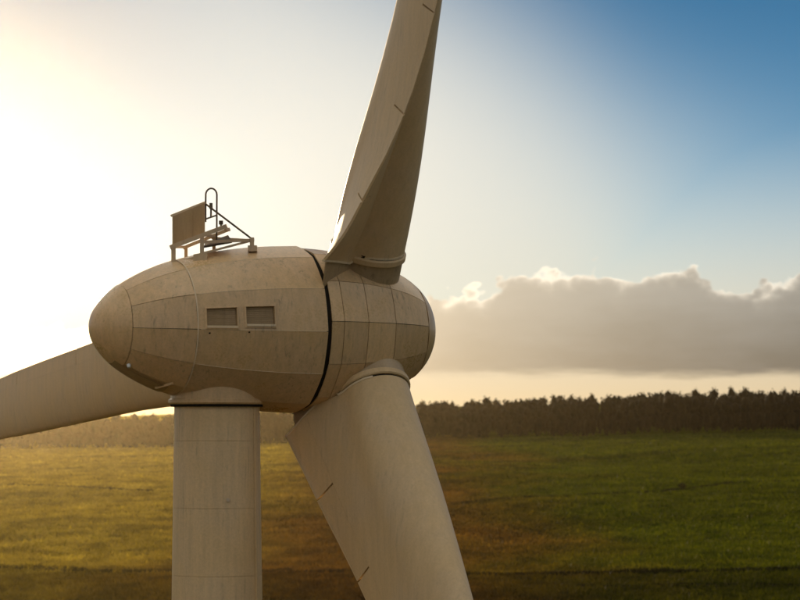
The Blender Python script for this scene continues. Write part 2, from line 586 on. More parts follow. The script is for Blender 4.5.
def build_forest():
    T = []
    for row in range(14):
        yy = 1995 + row * 13
        n = 190 if row < 4 else 160
        x = np.linspace(-860, 860, n) + rng.normal(0, 3.5, n)
        y = yy + rng.normal(0, 3, n) + 10 * np.sin(x / 70.0)
        T.append(np.stack([x, y, rng.uniform(19.0, 22.0, n)], 1))
    T = np.concatenate(T)
    T[:, 2] *= 1 + 0.05 * np.sin(T[:, 0] / 33.0) * np.cos(T[:, 1] / 50.0) + 0.025 * np.sin(T[:, 0] / 9.0)
    T[:, 2] *= 1.08 + 0.0010 * np.clip(T[:, 0], -100, 300)
    N = len(T)
    gz = ground_z(T[:, 0], T[:, 1])
    K = 130
    # every crown is a heap of lobes: one on top, the others round it
    H = T[:, 2]
    rw = rng.uniform(3.0, 4.8, N)
    lobes, sizes = [], []
    for k in range(5):
        a = rng.uniform(0, 6.283, N)
        o = rw * (0.15 if k == 0 else 0.62) * rng.uniform(0.6, 1.2, N)
        hz_ = (0.76, 0.64, 0.60, 0.36, 0.30)[k] + rng.uniform(-0.06, 0.06, N)
        lobes.append(np.stack([T[:, 0] + np.cos(a) * o, T[:, 1] + np.sin(a) * o, gz + H * hz_], 1))
        rr_ = rw * rng.uniform(0.62, 0.9, N)
        sizes.append(np.stack([rr_, rr_, H * rng.uniform(0.17, 0.24, N) * (1.0 if k < 3 else 1.35)], 1))
    LC, LS = np.concatenate(lobes), np.concatenate(sizes)
    NL = len(LC)
    KL = 36
    u = rng.normal(0, 1, (NL, KL, 3))
    u /= np.linalg.norm(u, axis=2, keepdims=True)
    C = (LC[:, None, :] + u * rng.uniform(0.80, 1.03, (NL, KL, 1)) * LS[:, None, :]).reshape(-1, 3)
    M = len(C)
    s = rng.uniform(0.40, 0.85, (M, 1))
    a = rng.normal(0, 1, (M, 3)); a /= np.linalg.norm(a, axis=1, keepdims=True)
    b = rng.normal(0, 1, (M, 3)); b -= a * (a * b).sum(1, keepdims=True); b /= np.linalg.norm(b, axis=1, keepdims=True)
    V = np.stack([C - a * s, C + b * s * 0.8, C + a * s, C - b * s * 0.8], 1).reshape(-1)
    # dense heart of each lobe
    bm = bmesh.new()
    bmesh.ops.create_icosphere(bm, subdivisions=1, radius=1.0)
    sv = np.array([v.co[:] for v in bm.verts])
    sf = np.array([[v.index for v in f.verts] for f in bm.faces])
    bm.free()
    jit = rng.uniform(0.66, 0.90, (NL, len(sv), 1))
    CV = sv[None] * jit * LS[:, None, :] + LC[:, None, :]
    CF = (sf[None] + (np.arange(NL) * len(sv))[:, None, None] + M * 4).reshape(-1)
    N = NL
    nq, nt = M, N * len(sf)
    me = bpy.data.meshes.new('far_wood')
    allv = np.concatenate([V, CV.reshape(-1)])
    me.vertices.add(len(allv) // 3)
    me.vertices.foreach_set('co', allv)
    li = np.concatenate([np.arange(M * 4), CF]).astype(np.int32)
    me.loops.add(len(li))
    me.loops.foreach_set('vertex_index', li)
    me.polygons.add(nq + nt)
    me.polygons.foreach_set('loop_start', np.concatenate([np.arange(0, M * 4, 4), M * 4 + np.arange(0, nt * 3, 3)]).astype(np.int32))
    me.update(calc_edges=True)
    o = link('far_wood', me, 'forest_leaf')
    o['kind'] = 'stuff'
    o['label'] = 'dark far-off wood along the skyline behind the field'
    o['category'] = 'wood'


build_forest()


def field_bush(pxx, pyy, d, w, h, label):
    root = bpy.data.objects.new('field_bush', None)
    COL.objects.link(root)
    c = at(pxx, pyy, d)
    gz = float(ground_z(c.x, c.y))
    root.location = (c.x, c.y, gz)
    root['label'] = label
    root['category'] = 'bush'
    mb = MB()
    for i in range(5):
        a = i * 1.25
        mb.tube([(0, 0, -0.1), (math.cos(a) * w * 0.25, math.sin(a) * w * 0.25, h * 0.7)], [0.06, 0.02], 5)
    mb.build('stem', 'forest_leaf', root)
    mb = MB()
    for i in range(260):
        p = Vector((random.gauss(0, 1), random.gauss(0, 1), random.gauss(0, 1))).normalized() * random.uniform(0.4, 1.0)
        q = Vector((p.x * w / 2, p.y * w / 2, h * 0.55 + p.z * h * 0.45))
        a = Vector((random.gauss(0, 1), random.gauss(0, 1), random.gauss(0, 1))).normalized() * 0.17
        b = a.orthogonal().normalized() * 0.12
        mb.add([q - a, q + b, q + a, q - b], [(0, 1, 2, 3)])
    link('crown', mesh_from('crown', mb.v, mb.f), 'forest_leaf', root)


field_bush(682, 490, 985, 3.6, 2.2, 'small dark bush beside the diagonal ditch in the green field')

# ------------------------------------------------------------------ wind turbine
TH = R(25.3)                                  # the rotor end points away from the camera
HUB = at(380, 331, 96.0)
AX = Vector((math.cos(TH), math.sin(TH), 0.0))           # tail -> spinner
LAT = Vector((math.sin(TH), -math.cos(TH), 0.0))         # sideways, towards the camera
UP = Vector((0, 0, 1))
K = 96.0 / F_PX                                # metres per photo pixel at the hub
turbine = bpy.data.objects.new('wind_turbine', None)
turbine['label'] = 'beige wind turbine with egg-shaped nacelle and three broad-rooted blades'
turbine['category'] = 'wind turbine'
COL.objects.link(turbine)


def s_of(px):
    """axial distance from the hub centre for a picture column on the axis"""
    # solve x = HUB.x + s cos, y = HUB.y + s sin for the column px
    k = (px - 400) / F_PX
    return (k * HUB.y - HUB.x) / (AX.x - k * AX.y)


def axp(s, r=0.0, al=0.0):
    """point on the body of revolution; al = 0 faces the camera side, 90 deg is up"""
    return HUB + AX * s + (LAT * math.cos(al) + UP * math.sin(al)) * r


TOWER_S = s_of(217)
BASE = HUB + AX * TOWER_S
turbine.location = (BASE.x, BASE.y, float(ground_z(BASE.x, BASE.y)))
bpy.context.view_layer.update()
TINV = turbine.matrix_world.inverted()


def tlink(name, me, material, parent=None, smooth=None):
    """world-space mesh -> child of the turbine (or of one of its parts)"""
    for v in me.vertices:
        v.co = TINV @ v.co
    return link(name, me, material, parent or turbine, smooth)


def tbuild(mb, name, material, parent=None, smooth=None):
    return tlink(name, fix_normals(mesh_from(name, mb.v, mb.f)), material, parent, smooth)


def interp(tab):
    xs = np.array([t[0] for t in tab], float)
    ys = np.array([t[1] for t in tab], float)
    # monotone cubic (pchip)
    h = np.diff(xs)
    dl = np.diff(ys) / h
    m = np.zeros(len(xs))
    m[0], m[-1] = dl[0], dl[-1]
    for i in range(1, len(xs) - 1):
        m[i] = 0 if dl[i - 1] * dl[i] <= 0 else 2 / (1 / dl[i - 1] + 1 / dl[i])

    def f(x):
        x = min(max(x, xs[0]), xs[-1])
        i = min(int(np.searchsorted(xs, x, 'right')) - 1, len(xs) - 2)
        t = (x - xs[i]) / h[i]
        return ((2 * t**3 - 3 * t**2 + 1) * ys[i] + (t**3 - 2 * t**2 + t) * h[i] * m[i] + (-2 * t**3 + 3 * t**2) * ys[i + 1] + (t**3 - t**2) * h[i] * m[i + 1])
    return f


# radius along the axis, from the picture silhouette
SEAM = s_of(296)
SPX = [(90, 1.0), (91, 7), (94, 15), (100, 24), (110, 34.5), (122, 43), (140, 53), (160, 61.5), (180, 67.5), (200, 72.3), (230, 77.5), (260, 80.8), (296, 82.5)]
NAC = interp([(s_of(p), r * K) for p, r in SPX])
HPX = [(296, 81.5), (316, 80.5), (336, 78), (356, 73.5), (376, 67), (392, 59.5), (406, 50), (416, 40), (423, 29), (427, 18), (428.6, 8), (429, 1)]
HBR = interp([(s_of(p), r * K) for p, r in HPX])


def lathe(fn, ss, name, material, parent, off=0.0, n=96, smooth=40, caps=True):
    V, Fc = [], []
    for s in ss:
        for j in range(n):
            V.append(axp(s, max(fn(s) + off, 0.005), 2 * math.pi * j / n))
    for i in range(len(ss) - 1):
        for j in range(n):
            Fc.append((i * n + j, i * n + (j + 1) % n, (i + 1) * n + (j + 1) % n, (i + 1) * n + j))
    if caps:
        Fc.append(tuple(range(n)))
        Fc.append(tuple((len(ss) - 1) * n + j for j in range(n)))
    return tlink(name, fix_normals(mesh_from(name, V, Fc)), material, parent, smooth)


def shell_panel(fn, s0, s1, a0, a1, ns, na, name, material, parent, holes=(), depth=0.05, smooth=30):
    """one curved skin panel with folded-in edges; holes = (sa, sb, aa, ab)"""
    S = list(np.linspace(s0, s1, ns + 1))
    A = list(np.linspace(a0, a1, na + 1))
    for sa, sb, aa, ab in holes:
        S = sorted(set([s for s in S if not (abs(s - sa) < 0.02 or abs(s - sb) < 0.02)] + [sa, sb]))
        A = sorted(set([a for a in A if not (abs(a - aa) < 0.004 or abs(a - ab) < 0.004)] + [aa, ab]))
    nS, nA = len(S), len(A)
    am_, ah_ = (a0 + a1) / 2, (a1 - a0) / 2

    def fr(s, a):
        # skin sheets are a little flatter than the true circle, so the joints show as soft edges
        r = fn(s)
        return r if ah_ > 1 else r * (1 - FLAT + FLAT * math.cos(ah_) / math.cos(a - am_))
    V = [axp(s, fr(s, a), a) for s in S for a in A]
    Fc = []
    for i in range(nS - 1):
        for j in range(nA - 1):
            sm, am = (S[i] + S[i + 1]) / 2, (A[j] + A[j + 1]) / 2
            if any(sa < sm < sb and aa < am < ab for sa, sb, aa, ab in holes):
                continue
            Fc.append((i * nA + j, i * nA + j + 1, (i + 1) * nA + j + 1, (i + 1) * nA + j))
    me = mesh_from(name, V, Fc)
    bm = bmesh.new()
    bm.from_mesh(me)
    bmesh.ops.recalc_face_normals(bm, faces=bm.faces)
    bm.faces.ensure_lookup_table()
    f0 = bm.faces[0]
    c = f0.calc_center_median()
    axc = HUB + AX * (c - HUB).dot(AX)
    if f0.normal.dot(c - axc) < 0:
        bmesh.ops.reverse_faces(bm, faces=bm.faces)
    edges = [e for e in bm.edges if e.is_boundary]
    ex = bmesh.ops.extrude_edge_only(bm, edges=edges)
    for v in [g for g in ex['geom'] if isinstance(g, bmesh.types.BMVert)]:
        q = HUB + AX * (v.co - HUB).dot(AX)
        v.co += (q - v.co).normalized() * depth
    bm.to_mesh(me)
    bm.free()
    return tlink(name, me, material, parent, smooth)


# --- nacelle
GAP = 0.018
FLAT = 0.55
TAIL = SPX[0][0]
NSS = [s_of(p) for p in (90, 91, 93, 96, 100, 106, 114, 122, 132, 144, 160, 180, 200, 220, 240, 260, 280, 294)]
nacelle = lathe(NAC, NSS, 'nacelle', 'dark_metal', None, off=-0.30)
A_OFF = R(-3)
RINGS = [(90.05, 118, 8, 1, False), (118.6, 173, 10, 12, True), (173.8, 294.5, 14, 12, True)]
# ventilation openings on the camera side: picture box -> (s, angle)


def ang_at(py, s):
    r = NAC(s)
    zc = HUB.z
    depth = HUB.y + AX.y * s - r * 0.85
    z = CAM.z + (HOR - py) / F_PX * depth
    return math.asin(max(-1, min(1, (z - zc) / r)))


VENTS = []
for (x0, y0, x1, y1) in ((207, 308, 237.5, 328), (246.5, 306.5, 275, 326.5)):
    sc_ = []
    for px, py in ((x0, (y0 + y1) / 2), (x1, (y0 + y1) / 2)):
        # find s so that the surface point at that angle lands on column px
        lo, hi = s_of(90), s_of(296)
        for _ in range(40):
            mid = (lo + hi) / 2
            p = axp(mid, NAC(mid), ang_at(py, mid))
            if 400 + F_PX * p.x / p.y < px:
                lo = mid
            else:
                hi = mid
        sc_.append(lo)
    sm = sum(sc_) / 2
    VENTS.append((sc_[0], sc_[1], ang_at(y1, sm), ang_at(y0, sm)))

for x0, x1, ns, na, cut in RINGS:
    s0, s1 = s_of(x0), s_of(x1)
    if not cut:
        shell_panel(NAC, s0, s1, 0, 2 * math.pi, 14, 64, 'tail_cap', 'shell_paint', nacelle)
        continue
    for k in range(na):
        a0 = A_OFF + 2 * math.pi * k / na
        a1 = A_OFF + 2 * math.pi * (k + 1) / na
        g = GAP / NAC((s0 + s1) / 2) / 2
        holes = [v for v in VENTS if a0 < (v[2] + v[3]) / 2 < a1] if x0 > 150 else []
        shell_panel(NAC, s0, s1, a0 + g, a1 - g, ns, 8, 'panel', 'shell_paint', nacelle, holes=holes)

# pale sealing strip over the ring joint
sj = s_of(173.4)
mb = MB()
n = 96
for (ds, dr) in ((-0.020, 0.003), (0.0, 0.010), (0.020, 0.003)):
    mb.v += [axp(sj + ds, NAC(sj + ds) + dr, 2 * math.pi * j / n) for j in range(n)]
for i in range(2):
    for j in range(n):
        mb.f.append((i * n + j, i * n + (j + 1) % n, (i + 1) * n + (j + 1) % n, (i + 1) * n + j))
tlink('sealing_strip', mesh_from('sealing_strip', mb.v, mb.f), 'seal_paint', nacelle, 60)
# horizontal sealing strips between the panel rows near the camera
for k, mt in ((0, 'seal_paint'), (1, 'seal_paint'), (11, 'seal_paint'), (2, 'seal_paint')):
    al = A_OFF + 2 * math.pi * k / 12
    mb = MB()
    ss = np.linspace(s_of(176), s_of(293), 16)
    for s in ss:
        r = NAC(s)
        for da, dr in ((-0.010, -0.004), (0, 0.008), (0.010, -0.004)):
            mb.v.append(axp(s, r + dr, al + da / r))
    for i in range(len(ss) - 1):
        for j in range(2):
            mb.f.append((i * 3 + j, i * 3 + j + 1, i * 3 + j + 4, i * 3 + j + 3))
    tlink('sealing_strip', fix_normals(mesh_from('sealing_strip', mb.v, mb.f)), mt, nacelle, 60)

# --- ventilation windows: recessed box with louvre slats and a bright sill
for (sa, sb, aa, ab) in VENTS:
    def P(s, a, dr):
        return axp(s, NAC(s) + dr, a)
    mb = MB()
    # recess walls and frame lip as a rectangular ring
    ring = [(sa, aa), (sb, aa), (sb, ab), (sa, ab)]
    lip = 0.05
    rs = [(sa - lip, aa - lip / 2.4), (sb + lip, aa - lip / 2.4), (sb + lip, ab + lip / 2.4), (sa - lip, ab + lip / 2.4)]
    layers = [[P(s, a, 0.002) for s, a in rs], [P(s, a, 0.022) for s, a in rs], [P(s, a, 0.022) for s, a in ring], [P(s, a, -0.22) for s, a in ring]]
    for L in layers:
        mb.v += L
    for i in range(3):
        for j in range(4):
            mb.f.append((i * 4 + j, i * 4 + (j + 1) % 4, (i + 1) * 4 + (j + 1) % 4, (i + 1) * 4 + j))
    mb.f.append((12, 13, 14, 15))
    vent = tbuild(mb, 'ventilation_window', 'shell_paint')
    # back of the recess
    # slats
    ns_ = 10
    for i in range(ns_):
        a = aa + (ab - aa) * (i + 0.5) / ns_
        p0, p1 = P(sa + 0.02, a, -0.10), P(sb - 0.02, a, -0.10)
        rad = (LAT * math.cos(a) + UP * math.sin(a))
        tan = (-LAT * math.sin(a) + UP * math.cos(a))
        bl = MB()
        d = (rad * 0.55 - tan * 0.83).normalized()
        nn = AX.cross(d)
        bl.box((p0 + p1) / 2, (p1 - p0) / 2, d * 0.042, nn * 0.006)
        tbuild(bl, 'slat', 'slat_paint', vent)
    sl = MB()
    p0, p1 = P(sa, aa + 0.015, 0.02), P(sb, aa + 0.015, 0.02)
    rad = (LAT * math.cos(aa) + UP * math.sin(aa))
    tan = (-LAT * math.sin(aa) + UP * math.cos(aa))
    sl.box((p0 + p1) / 2 - rad * 0.05, (p1 - p0) / 2, rad * 0.08, tan * 0.035)
    tbuild(sl, 'sill', 'seal_paint', vent)
    # small drain plug below the sill
    dp = MB()
    c = P(sa + 0.08, aa - 0.075, 0.0)
    dp.tube([c - rad * 0.02, c + rad * 0.03], 0.024, 10)
    tbuild(dp, 'drain_plug', 'rubber', vent, 40)

# --- joint between nacelle and spinner
js = SEAM + 0.03
mb = MB()
n = 96
for s, r in ((js - 0.09, NAC(SEAM) - 0.22), (js - 0.09, NAC(SEAM) - 0.11), (js + 0.11, NAC(SEAM) - 0.11), (js + 0.11, NAC(SEAM) - 0.22)):
    mb.v += [axp(s, r, 2 * math.pi * j / n) for j in range(n)]
for i in range(3):
    for j in range(n):
        mb.f.append((i * n + j, i * n + (j + 1) % n, (i + 1) * n + (j + 1) % n, (i + 1) * n + j))
tlink('rotor_joint', fix_normals(mesh_from('rotor_joint', mb.v, mb.f)), 'rubber', None, 40)

# --- spinner (rotor hub cover)
H0 = s_of(299)
HSS = [H0 + (s_of(429) - H0) * (1 - (1 - t) ** 1.6) for t in np.linspace(0, 1, 30)]
spinner = lathe(HBR, HSS, 'spinner', 'dark_metal', None, off=-0.16)
SOFF = R(4)
hub_rings = [(299.2, 311), (311.6, 336), (336.6, 366), (366.6, 408), (408.6, 428.9)]
for q, (x0, x1) in enumerate(hub_rings):
    s0, s1 = s_of(x0), s_of(x1)
    na = 12
    if q == 4:
        shell_panel(HBR, s0, s1, 0, 2 * math.pi, 14, 64, 'nose_cap', 'shell_paint', spinner)
        continue
    for k in range(na):
        a0 = SOFF + 2 * math.pi * k / na
        a1 = SOFF + 2 * math.pi * (k + 1) / na
        g = GAP / HBR((s0 + s1) / 2) / 2
        shell_panel(HBR, s0, s1, a0 + g, a1 - g, 6, 7, 'panel', 'shell_paint', spinner)

# --- blades
PHI = [R(60.0), R(-60.0), R(180.0)]
DPH = 0.0762
CONE = -0.0029
CH = interp([(2.7, 4.2), (5, 4.08), (8, 4.03), (12, 4.0), (20, 3.12), (36, 2.63), (44, 1.7), (47.5, 0.9), (48.2, 0.25)])
BT = interp([(2.7, 54), (4, 42.4), (5.5, 34.2), (7.5, 23.7), (10, 16.7), (13, 14.5), (20, 13.5), (48.2, 0)])
TK = interp([(2.7, 0.52), (5, 0.35), (8, 0.28), (12, 0.266), (20, 0.237), (48.2, 0.14)])
RR = 1.14
CREASE = 0.47
NU = 40


def blade_section(r):
    c = CH(r)
    w = float(sstep((r - R0) / 9.0))
    us = [(1 - math.cos(math.pi * i / NU)) / 2 for i in range(NU + 1)]
    t = TK(r)
    xa = RR * (1 - w) + 0.348 * c * w
    wp = float(sstep((r - R0) / 13.0))
    S, Pq = [], []
    for u in us:
        x = u * c
        # root: circle with a straight fin behind it
        yte = -0.05
        if x <= RR:
            ys = math.sqrt(max(RR * RR - (x - RR) ** 2, 0))
            yp = -ys
        else:
            k = (x - RR) / (c - RR)
            circ = math.sqrt(max(RR * RR - (x - RR) ** 2, 0))
            ys = max(circ, RR * (1 - k) * 1.02 + yte * k)
            flat = -(0.16 * RR * (1 - k)) + yte * k
            yp = min(-circ, flat) if circ > 0 else flat
        # outer: cambered thick aerofoil
        yt = 5 * t * (0.2969 * math.sqrt(u) - 0.1260 * u - 0.3516 * u * u + 0.2843 * u**3 - 0.1036 * u**4) * c
        cam_ = -0.02 * c * u
        S.append((x - xa, ys * (1 - w) + (cam_ + yt) * w))
        Pq.append((x - xa, yp * (1 - wp) + (cam_ - yt) * wp))
    return S, Pq, us


def blade_frame(i):
    d = -LAT * -1.0
    D = LAT.copy()                       # in the rotor plane, towards the camera
    ph = PHI[i] + DPH
    u = D * math.cos(ph) + UP * math.sin(ph)
    t = -D * math.sin(ph) + UP * math.cos(ph)       # direction of motion
    u2 = (u * math.cos(CONE) - AX * math.sin(CONE)).normalized()
    return u2, t


def place(i, r, x, y):
    u, t = blade_frame(i)
    b = BTF(r)
    ax = AX - u * AX.dot(u)
    ax.normalize()
    e = -t * math.cos(b) - ax * math.sin(b)         # leading -> trailing edge
    nrm = -ax * math.cos(b) + t * math.sin(b)       # suction side, faces the nacelle
    return HUBC + u * r + e * x + nrm * y


HUBC = axp(s_of(353.3)) + Vector((0, 0, 0.168))
BTF = lambda r: R(BT(r))
USPLIT = 0.80
R0 = 2.75


def root_cut(r, u):
    """the trailing fin is cut back from the root so that it clears the hub"""
    return r


def build_blade(i):
    rs = [R0, 2.9, 3.1, 3.4, 3.8, 4.3, 5.0, 5.8, 6.7, 7.7, 8.8, 10, 11.5, 13, 15, 17.5, 20, 23, 26, 30, 34, 38, 41, 44, 46, 47.3, 48.0, 48.2]
    secs = [blade_section(r) for r in rs]
    us = secs[0][2]
    ks = max(j for j in range(NU + 1) if us[j] <= USPLIT)

    def skew(r, u):
        # root edge slants outward towards the trailing edge
        f = max(0.0, 1 - (r - R0) / 3.0)
        k = min(max((u - 0.50) / 0.06, 0.0), 1.0)
        q = max(0.0, (u - 0.56) / 0.44)
        return r + (-0.30 * k + 0.52 * q) * f

    V, Fc = [], []
    loop = [('S', j) for j in range(ks, -1, -1)] + [('P', j) for j in range(1, ks + 1)]
    m = len(loop)
    for r, (S, Pq, _) in zip(rs, secs):
        for side, j in loop:
            x, y = (S if side == 'S' else Pq)[j]
            rr = skew(r, us[j])
            V.append(place(i, rr, x, y))
    for a in range(len(rs) - 1):
        for j in range(m):
            Fc.append((a * m + j, a * m + (j + 1) % m, (a + 1) * m + (j + 1) % m, (a + 1) * m + j))
    Fc.append(tuple(range(m)))
    Fc.append(tuple((len(rs) - 1) * m + j for j in range(m)))
    blade = tlink('blade', fix_normals(mesh_from('blade', V, Fc)), 'blade_paint', None, 28)
    # trailing edge in segments with open joints
    cuts = [R0, 5.05, 8.0, 11.2, 15.0, 20.0, 26.0, 34.0, 48.1]
    for q in range(len(cuts) - 1):
        a0, a1 = cuts[q] + (0.03 if q else 0), cuts[q + 1] - 0.03
        rl = sorted(set([a0, a1] + [r for r in rs if a0 + 0.1 < r < a1 - 0.1]))
        V, Fc = [], []
        lp = [('S', j) for j in range(ks, NU + 1)] + [('P', j) for j in range(NU, ks - 1, -1)]
        m = len(lp)
        for r in rl:
            S, Pq, _ = blade_section(r)
            for side, j in lp:
                x, y = (S if side == 'S' else Pq)[j]
                ym = (S[j][1] + Pq[j][1]) / 2
                if j == NU:
                    y += 0.018 if side == 'S' else -0.018
                x += 0.004 if j == ks else 0
                rr = skew(r, us[j])
                V.append(place(i, rr, x, ym + (y - ym) * 1.0))
        for a in range(len(rl) - 1):
            for j in range(m):
                Fc.append((a * m + j, a * m + (j + 1) % m, (a + 1) * m + (j + 1) % m, (a + 1) * m + j))
        Fc.append(tuple(range(m)))
        Fc.append(tuple((len(rl) - 1) * m + j for j in range(m)))
        tlink('trailing_edge_segment', fix_normals(mesh_from('trailing_edge_segment', V, Fc)), 'blade_paint', blade, 28)
    # pitch collar and stub between hub and blade
    u, t = blade_frame(i)
    e1 = t
    e2 = u.cross(t).normalized()

    def disc(rlist, name, material, parent, sm=35):
        nn = 72
        V, Fc = [], []
        for r, rad in rlist:
            V += [HUBC + u * r + (e1 * math.cos(2 * math.pi * k / nn) + e2 * math.sin(2 * math.pi * k / nn)) * rad for k in range(nn)]
        for a in range(len(rlist) - 1):
            for k in range(nn):
                Fc.append((a * nn + k, a * nn + (k + 1) % nn, (a + 1) * nn + (k + 1) % nn, (a + 1) * nn + k))
        Fc.append(tuple(range(nn)))
        Fc.append(tuple((len(rlist) - 1) * nn + k for k in range(nn)))
        return tlink(name, fix_normals(mesh_from(name, V, Fc)), material, parent, sm)
    disc([(0.6, 1.14), (R0 - 0.26, 1.14)], 'pitch_collar', 'collar_shade_paint', blade)
    disc([(R0 - 0.27, 1.185), (R0 - 0.25, 1.21), (R0 - 0.10, 1.21), (R0 - 0.06, 1.175)], 'flange_ring', 'blade_paint', blade)
    disc([(R0 - 0.22, 1.12), (R0 + 0.02, 1.12)], 'bearing_seal', 'rubber', blade)
    # fixed fin stub of the hub below the trailing edge
    S, Pq, _ = blade_section(R0)
    V, Fc = [], []
    lp = [('S', j) for j in range(15, NU + 1)] + [('P', j) for j in range(NU, 14, -1)]
    m = len(lp)
    for lev in (0, 1):
        for side, j in lp:
            x, y = (S if side == 'S' else Pq)[j]
            rr = skew(R0, us[j]) - 0.11 if lev else 1.15
            sc = 0.88 if lev else 0.80
            q = place(i, R0, x * sc, y * sc * 0.8)
            q = q + u * (rr - R0)
            V.append(q)
    for j in range(m):
        Fc.append((j, (j + 1) % m, m + (j + 1) % m, m + j))
    Fc.append(tuple(range(m)))
    Fc.append(tuple(m + j for j in range(m)))
    # pale trim along the root edge of the blade
    tm = MB()
    oo = [('S', j) for j in range(12, NU + 1)] + [('P', j) for j in range(NU, 11, -1)]
    for lev, off in ((-0.035, 0.0), (-0.035, 0.02), (0.03, 0.02), (0.03, 0.0)):
        for side, j in oo:
            x, y = (S if side == 'S' else Pq)[j]
            y += off if side == 'S' else -off
            x += off if j == NU else 0
            tm.v.append(place(i, skew(R0, us[j]), x, y) + u * lev)
    mo = len(oo)
    for lv in range(3):
        for j in range(mo - 1):
            tm.f.append((lv * mo + j, lv * mo + j + 1, (lv + 1) * mo + j + 1, (lv + 1) * mo + j))
    tbuild(tm, 'root_edge_trim', 'seal_paint', blade, 35)
    tlink('root_fairing', fix_normals(mesh_from('root_fairing', V, Fc)), 'collar_shade_paint', blade, 35)  # shade under the blade root painted in by the darker colour
    return blade


for i in range(3):
    build_blade(i)

# --- tower
TZ = turbine.location.z
YAW_Z = at(217, 405, BASE.y).z
GZ = 0.0


def vdisc(rlist, name, material, parent, sm=35, n=96, cap=True):
    V, Fc = [], []
    for z, rad in rlist:
        V += [Vector((BASE.x + rad * math.cos(2 * math.pi * k / n), BASE.y + rad * math.sin(2 * math.pi * k / n), z)) for k in range(n)]
    for a in range(len(rlist) - 1):
        for k in range(n):
            Fc.append((a * n + k, a * n + (k + 1) % n, (a + 1) * n + (k + 1) % n, (a + 1) * n + k))
    if cap:
        Fc.append(tuple(range(n)))
        Fc.append(tuple((len(rlist) - 1) * n + k for k in range(n)))
    return tlink(name, fix_normals(mesh_from(name, V, Fc)), material, parent, sm)


Kt = BASE.y / F_PX
RT = 42.6 * Kt
zs = [YAW_Z - 0.03]
z = at(0, 441, BASE.y).z
while z > TZ + 1.5:
    zs.append(z)
    z -= (508 - 441) * Kt
zs.append(TZ - 0.5)


def tr(z):
    return RT + (YAW_Z - z) * 0.0135


tower = vdisc([(TZ - 0.6, tr(TZ) - 0.018), (YAW_Z + 0.3, RT - 0.018)], 'tower', 'tower_paint', None)
for a, b in zip(zs[:-1], zs[1:]):
    zt, zb = a - 0.005, b + 0.005
    vdisc([(zb, tr(zb) - 0.016), (zb, tr(zb) - 0.003), (zb + 0.02, tr(zb)), (zt - 0.02, tr(zt)), (zt, tr(zt) - 0.003), (zt, tr(zt) - 0.016)],
          'tower_segment', 'tower_paint', tower, 6)
# yaw collar under the nacelle
yz = YAW_Z
vdisc([(yz + 0.02, RT + 0.02), (yz + 0.02, 47.0 * Kt), (yz + 0.07, 48.6 * Kt), (yz + 0.16, 48.6 * Kt), (yz + 0.20, 46.6 * Kt), (yz + 1.7, 45.8 * Kt)],
      'yaw_collar', 'shell_paint', None, 30)
vdisc([(yz - 0.06, RT + 0.012), (yz - 0.06, 46.0 * Kt), (yz + 0.015, 46.9 * Kt), (yz + 0.015, RT + 0.012)], 'yaw_seal', 'rubber', None, 30)
# cable duct down the right-hand side of the tower
mb = MB()
dx = Vector((math.cos(R(-28)), math.sin(R(-28)), 0))
p_t = Vector((BASE.x, BASE.y, YAW_Z - 0.1)) + dx * (tr(YAW_Z) + 0.03)
p_b = Vector((BASE.x, BASE.y, TZ)) + dx * (tr(TZ) + 0.03)
mb.bar(p_t, p_b, 0.06, 0.05, up=dx)
tbuild(mb, 'cable_duct', 'tower_paint')
mb = MB()
c = Vector((BASE.x, BASE.y, at(0, 499, BASE.y).z)) + Vector((math.cos(R(-72)), math.sin(R(-72)), 0)) * (RT + 0.03)
mb.tube([c - Vector((0, 0.02, 0)), c + Vector((0, -0.05, 0))], 0.06, 12)
tbuild(mb, 'inspection_port', 'galvanised', None, 40)
# foundation
vdisc([(TZ - 0.5, 4.2), (TZ + 0.35, 4.2), (TZ + 0.45, 4.1), (TZ + 0.45, 2.4)], 'foundation', 'tower_paint', None, 30)

# --- belly hatch under the tail, with lamp and bracket
mb = MB()
ss = np.linspace(s_of(110), s_of(160), 14)
for s in ss:
    r = NAC(s)
    for k in range(7):
        al = R(-98 + 30 * k / 6)
        mb.v.append(axp(s, r + 0.02, al))
for i in range(13):
    for j in range(6):
        mb.f.append((i * 7 + j, i * 7 + j + 1, (i + 1) * 7 + j + 1, (i + 1) * 7 + j))
hatch = tlink('belly_hatch', fix_normals(mesh_from('belly_hatch', mb.v, mb.f)), 'slat_paint', None, 40)
mb = MB()
s = s_of(121)
mb.tube([axp(s, NAC(s) + 0.0, R(-60)), axp(s, NAC(s) + 0.10, R(-60))], [0.07, 0.05], 12)
tbuild(mb, 'hatch_lamp', 'lamp_glass', hatch, 40)
mb = MB()
s = s_of(152)
mb.bar(axp(s, NAC(s) + 0.03, R(-80)), axp(s + 0.3, NAC(s + 0.3) + 0.03, R(-60)), 0.07, 0.07)
tbuild(mb, 'hatch_bracket', 'shell_paint', hatch)

# --- weather mast and cooler frame on the roof
DP = HUB.y + AX.y * s_of(205)          # depth of the axis here


def rp(px, py, lat=0.0):
    return at(px, py, DP + lat)


frame_root = MB()
frame_root.bar(rp(170, 247.5, -0.75), rp(227, 226.0, -0.75), 0.09, 0.13)
platform = tbuild(frame_root, 'roof_platform', 'galvanised')


def pf(name, material, fn, smooth=None):
    m = MB()
    fn(m)
    return tbuild(m, name, material, platform, smooth)


